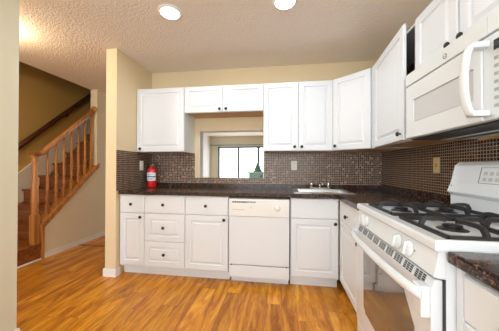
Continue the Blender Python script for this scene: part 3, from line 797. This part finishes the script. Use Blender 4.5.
# ------------------------------------------------------------------ staircase
RUN, RISE = 0.235, 0.205
c = thing('staircase', 'dark brown wooden staircase rising beside the olive wall', 'staircase', (-1.82, -0.56, 0))
XA, XB = -2.215, SX-0.122
ys = [-0.78 if k == 0 else -0.56+RUN*k for k in range(12)]
for k in range(12):
    y0 = ys[k]; y1 = ys[k+1] if k < 11 else y0+RUN+0.5
    xb = SX if k == 0 else XB
    yy1 = -0.388 if k == 0 else y1+0.02
    b = NB()
    box(b, XA, xb, y0, y1+0.02 if k else -0.388, RISE*k, RISE*(k+1)-0.03, 0)
    if k == 0: box(b, XA, XB, -0.388, y1+0.02, 0, RISE-0.03, 0)
    box(b, XA, xb+(0.012 if k == 0 else 0), y0-0.028, (y1 if k else -0.388), RISE*(k+1)-0.03, RISE*(k+1), 0, bev=0.006)
    if k == 0: box(b, XA, XB, -0.388, y1, RISE-0.03, RISE, 0)
    obj('step', b, STAIRWOOD, c, world=True)
# starting block and sloped stringer cap on the hall wall
b = NB(); box(b, SX-0.12, SX+0.014, -0.388, -0.352, 0, 0.435); obj('starting_board', b, OAK, c, world=True)
b = NB()
def zl(y): return 0.41 + (y+0.35)*0.875
prism(b, [(-0.352, zl(-0.352)-0.012), (0.53, zl(0.53)-0.012), (0.53, zl(0.53)+0.058), (-0.352, zl(-0.352)+0.06)], 0, SX+0.001, SX+0.016)
prism(b, [(-0.352, zl(-0.352)+0.003), (0.485, zl(0.485)+0.003), (0.485, zl(0.485)+0.058), (-0.352, zl(-0.352)+0.06)], 0, SX-0.12, SX)
obj('stringer', b, OAK, c, world=True)
b = NB()
prism(b, [(-0.80, 0.0), (-0.80, 0.30), (2.1, 0.30+2.9*0.872), (2.1, 0.05+2.9*0.872), (-0.5, 0.0)], 0, -2.248, -2.217)
obj('skirt_board', b, CARCASS, c, world=True)
b = NB(); box(b, SX, SX+0.010, -0.78, -0.388, 0, 0.018); obj('shoe_moulding', b, TRIM, c, world=True)
# balustrade
c = thing('stair_railing', 'honey oak stair railing with newel post and turned balusters', 'railing', (SX-0.05, -0.45, RISE))
nx, ny = SX-0.045, -0.430
b = NB(); box(b, nx-0.036, nx+0.036, ny-0.036, ny+0.036, RISE+0.001, RISE+0.36, bev=0.004)
lathe(b, [(0.036, 0.36), (0.040, 0.37), (0.028, 0.385), (0.034, 0.40), (0.039, 0.42), (0.031, 0.45), (0.039, 0.47), (0.040, 0.52), (0.033, 0.75), (0.027, 0.95), (0.027, 1.02), (0.036, 1.05), (0.030, 1.065), (0.042, 1.08), (0.044, 1.10)], (nx, ny, RISE), 'z', 20)
obj('newel_post', b, OAK, c, world=True)
b = NB(); box(b, nx-0.047, nx+0.047, ny-0.047, ny+0.047, RISE+1.10, RISE+1.145, bev=0.012); obj('newel_cap', b, STAIRWOOD, c, world=True)
def zr(y): return 1.405 + (y+0.29)*0.905
rail_sec = [(-0.028, -0.022), (0.028, -0.022), (0.030, 0.006), (0.020, 0.022), (-0.020, 0.022), (-0.030, 0.006)]
b = NB()
path = [(nx, -0.40, 1.325), (nx, -0.355, 1.335), (nx, -0.32, 1.362)] + [(nx, y, zr(y)) for y in (-0.28, -0.2, 0.0, 0.2, 0.48)]
sweep(b, path, rail_sec); 
obj('handrail', b, OAK, c, world=True)
b = NB(); lathe(b, [(0.02, 0), (0.052, 0.004), (0.055, 0.02), (0.04, 0.03)], (nx, 0.486, zr(0.486)), 'z', 16)
bmesh.ops.rotate(b, verts=b.verts, cent=(nx, 0.486, zr(0.486)), matrix=Matrix.Rotation(PI/2, 3, 'X'))
obj('rosette', b, OAK, c, world=True)
for k in range(7):
    y = -0.275 + k*0.116
    z0 = zl(y)+0.045; z1 = zr(y)-0.02; hgt = z1-z0
    b = NB(); prism(b, [(y-0.016, zl(y-0.016)+0.0625), (y+0.016, zl(y+0.016)+0.0625), (y+0.016, z0+0.16), (y-0.016, z0+0.16)], 0, nx-0.016, nx+0.016)
    lathe(b, [(0.015, 0.16), (0.019, 0.17), (0.011, 0.185), (0.019, 0.215), (0.020, 0.25), (0.012, 0.30), (0.0175, 0.315), (0.0165, 0.36), (0.011, hgt)], (nx, y, z0), 'z', 12)
    obj('baluster', b, OAK, c, world=True)
# rail on the olive wall
c = thing('wall_handrail', 'dark brown handrail fixed to the olive wall above the steps', 'handrail', (-2.19, 0.7, 2.0))
b = NB(); sweep(b, [(-2.185, y, 1.475+(y-0.05)*0.905) for y in (-0.55, 0.5, 1.3, 2.4)], [(-0.022, -0.034), (0.022, -0.034), (0.022, 0.030), (0.0, 0.036), (-0.022, 0.030)]); obj('rail', b, RAILDARK, c, world=True)
for y in (-0.3, 0.86, 2.0):
    zc = 1.475+(y-0.05)*0.905
    b = NB(); tube(b, [(-2.249, y, zc-0.085), (-2.20, y, zc-0.085), (-2.185, y, zc-0.035)], 0.010, 8, up=(0,1,0)); lathe(b, [(0.03, 0), (0.028, 0.006)], (-2.249, y, zc-0.085), 'x', 16); obj('bracket', b, BRONZE, c, world=True)

# ------------------------------------------------------------------ ceiling lights
def can(label, x, y):
    c = thing('recessed_light', label, 'ceiling light', (x, y, H), 0, 'recessed ceiling lights')
    b = NB(); lathe(b, [(0.098, 0.0005), (0.098, 0.006), (0.086, 0.010), (0.072, 0.011)], (0, 0, 0), '-z', 36); obj('trim_ring', b, TRIM, c)
    b = NB(); lathe(b, [(0.074, 0.011), (0.073, 0.0135), (0.05, 0.016), (0.01, 0.017)], (0, 0, 0), '-z', 36); obj('lens', b, LENS, c)
    l = bpy.data.lights.new('recessed_light_lamp', 'AREA'); l.shape = 'DISK'; l.size = 0.14; l.energy = CAN_POWER; l.color = CAN_COLOR
    o = bpy.data.objects.new('recessed_light_lamp', l); C.objects.link(o); o.parent = c; o.location = (0, 0, -0.024)
can('round recessed ceiling light above the base cabinets, nearer the stairs', 0.843, -1.139)
can('round recessed ceiling light above the sink side of the counter, nearer the microwave', 1.774, -1.137)
c = thing('hall_ceiling_lamp', 'warm frosted dome ceiling lamp in the hall', 'ceiling light', (-0.80, -1.26, H))
b = NB(); lathe(b, [(0.10, 0.0005), (0.10, 0.015), (0.09, 0.02)], (0, 0, 0), '-z', 28); obj('base', b, TRIM, c)
b = NB(); lathe(b, [(0.09, 0.02), (0.088, 0.035), (0.07, 0.055), (0.035, 0.066), (0.01, 0.068)], (0, 0, 0), '-z', 28)
obj('shade', b, mat('warm_shade', (1, 0.9, 0.7), 0.5, emit=(1.0, 0.66, 0.30), estr=10), c)
l = bpy.data.lights.new('hall_lamp_bulb', 'POINT'); l.energy = 30; l.color = (1.0, 0.78, 0.50); l.shadow_soft_size = 0.03
o = bpy.data.objects.new('hall_lamp_bulb', l); C.objects.link(o); o.parent = c; o.location = (0, 0, -0.11)
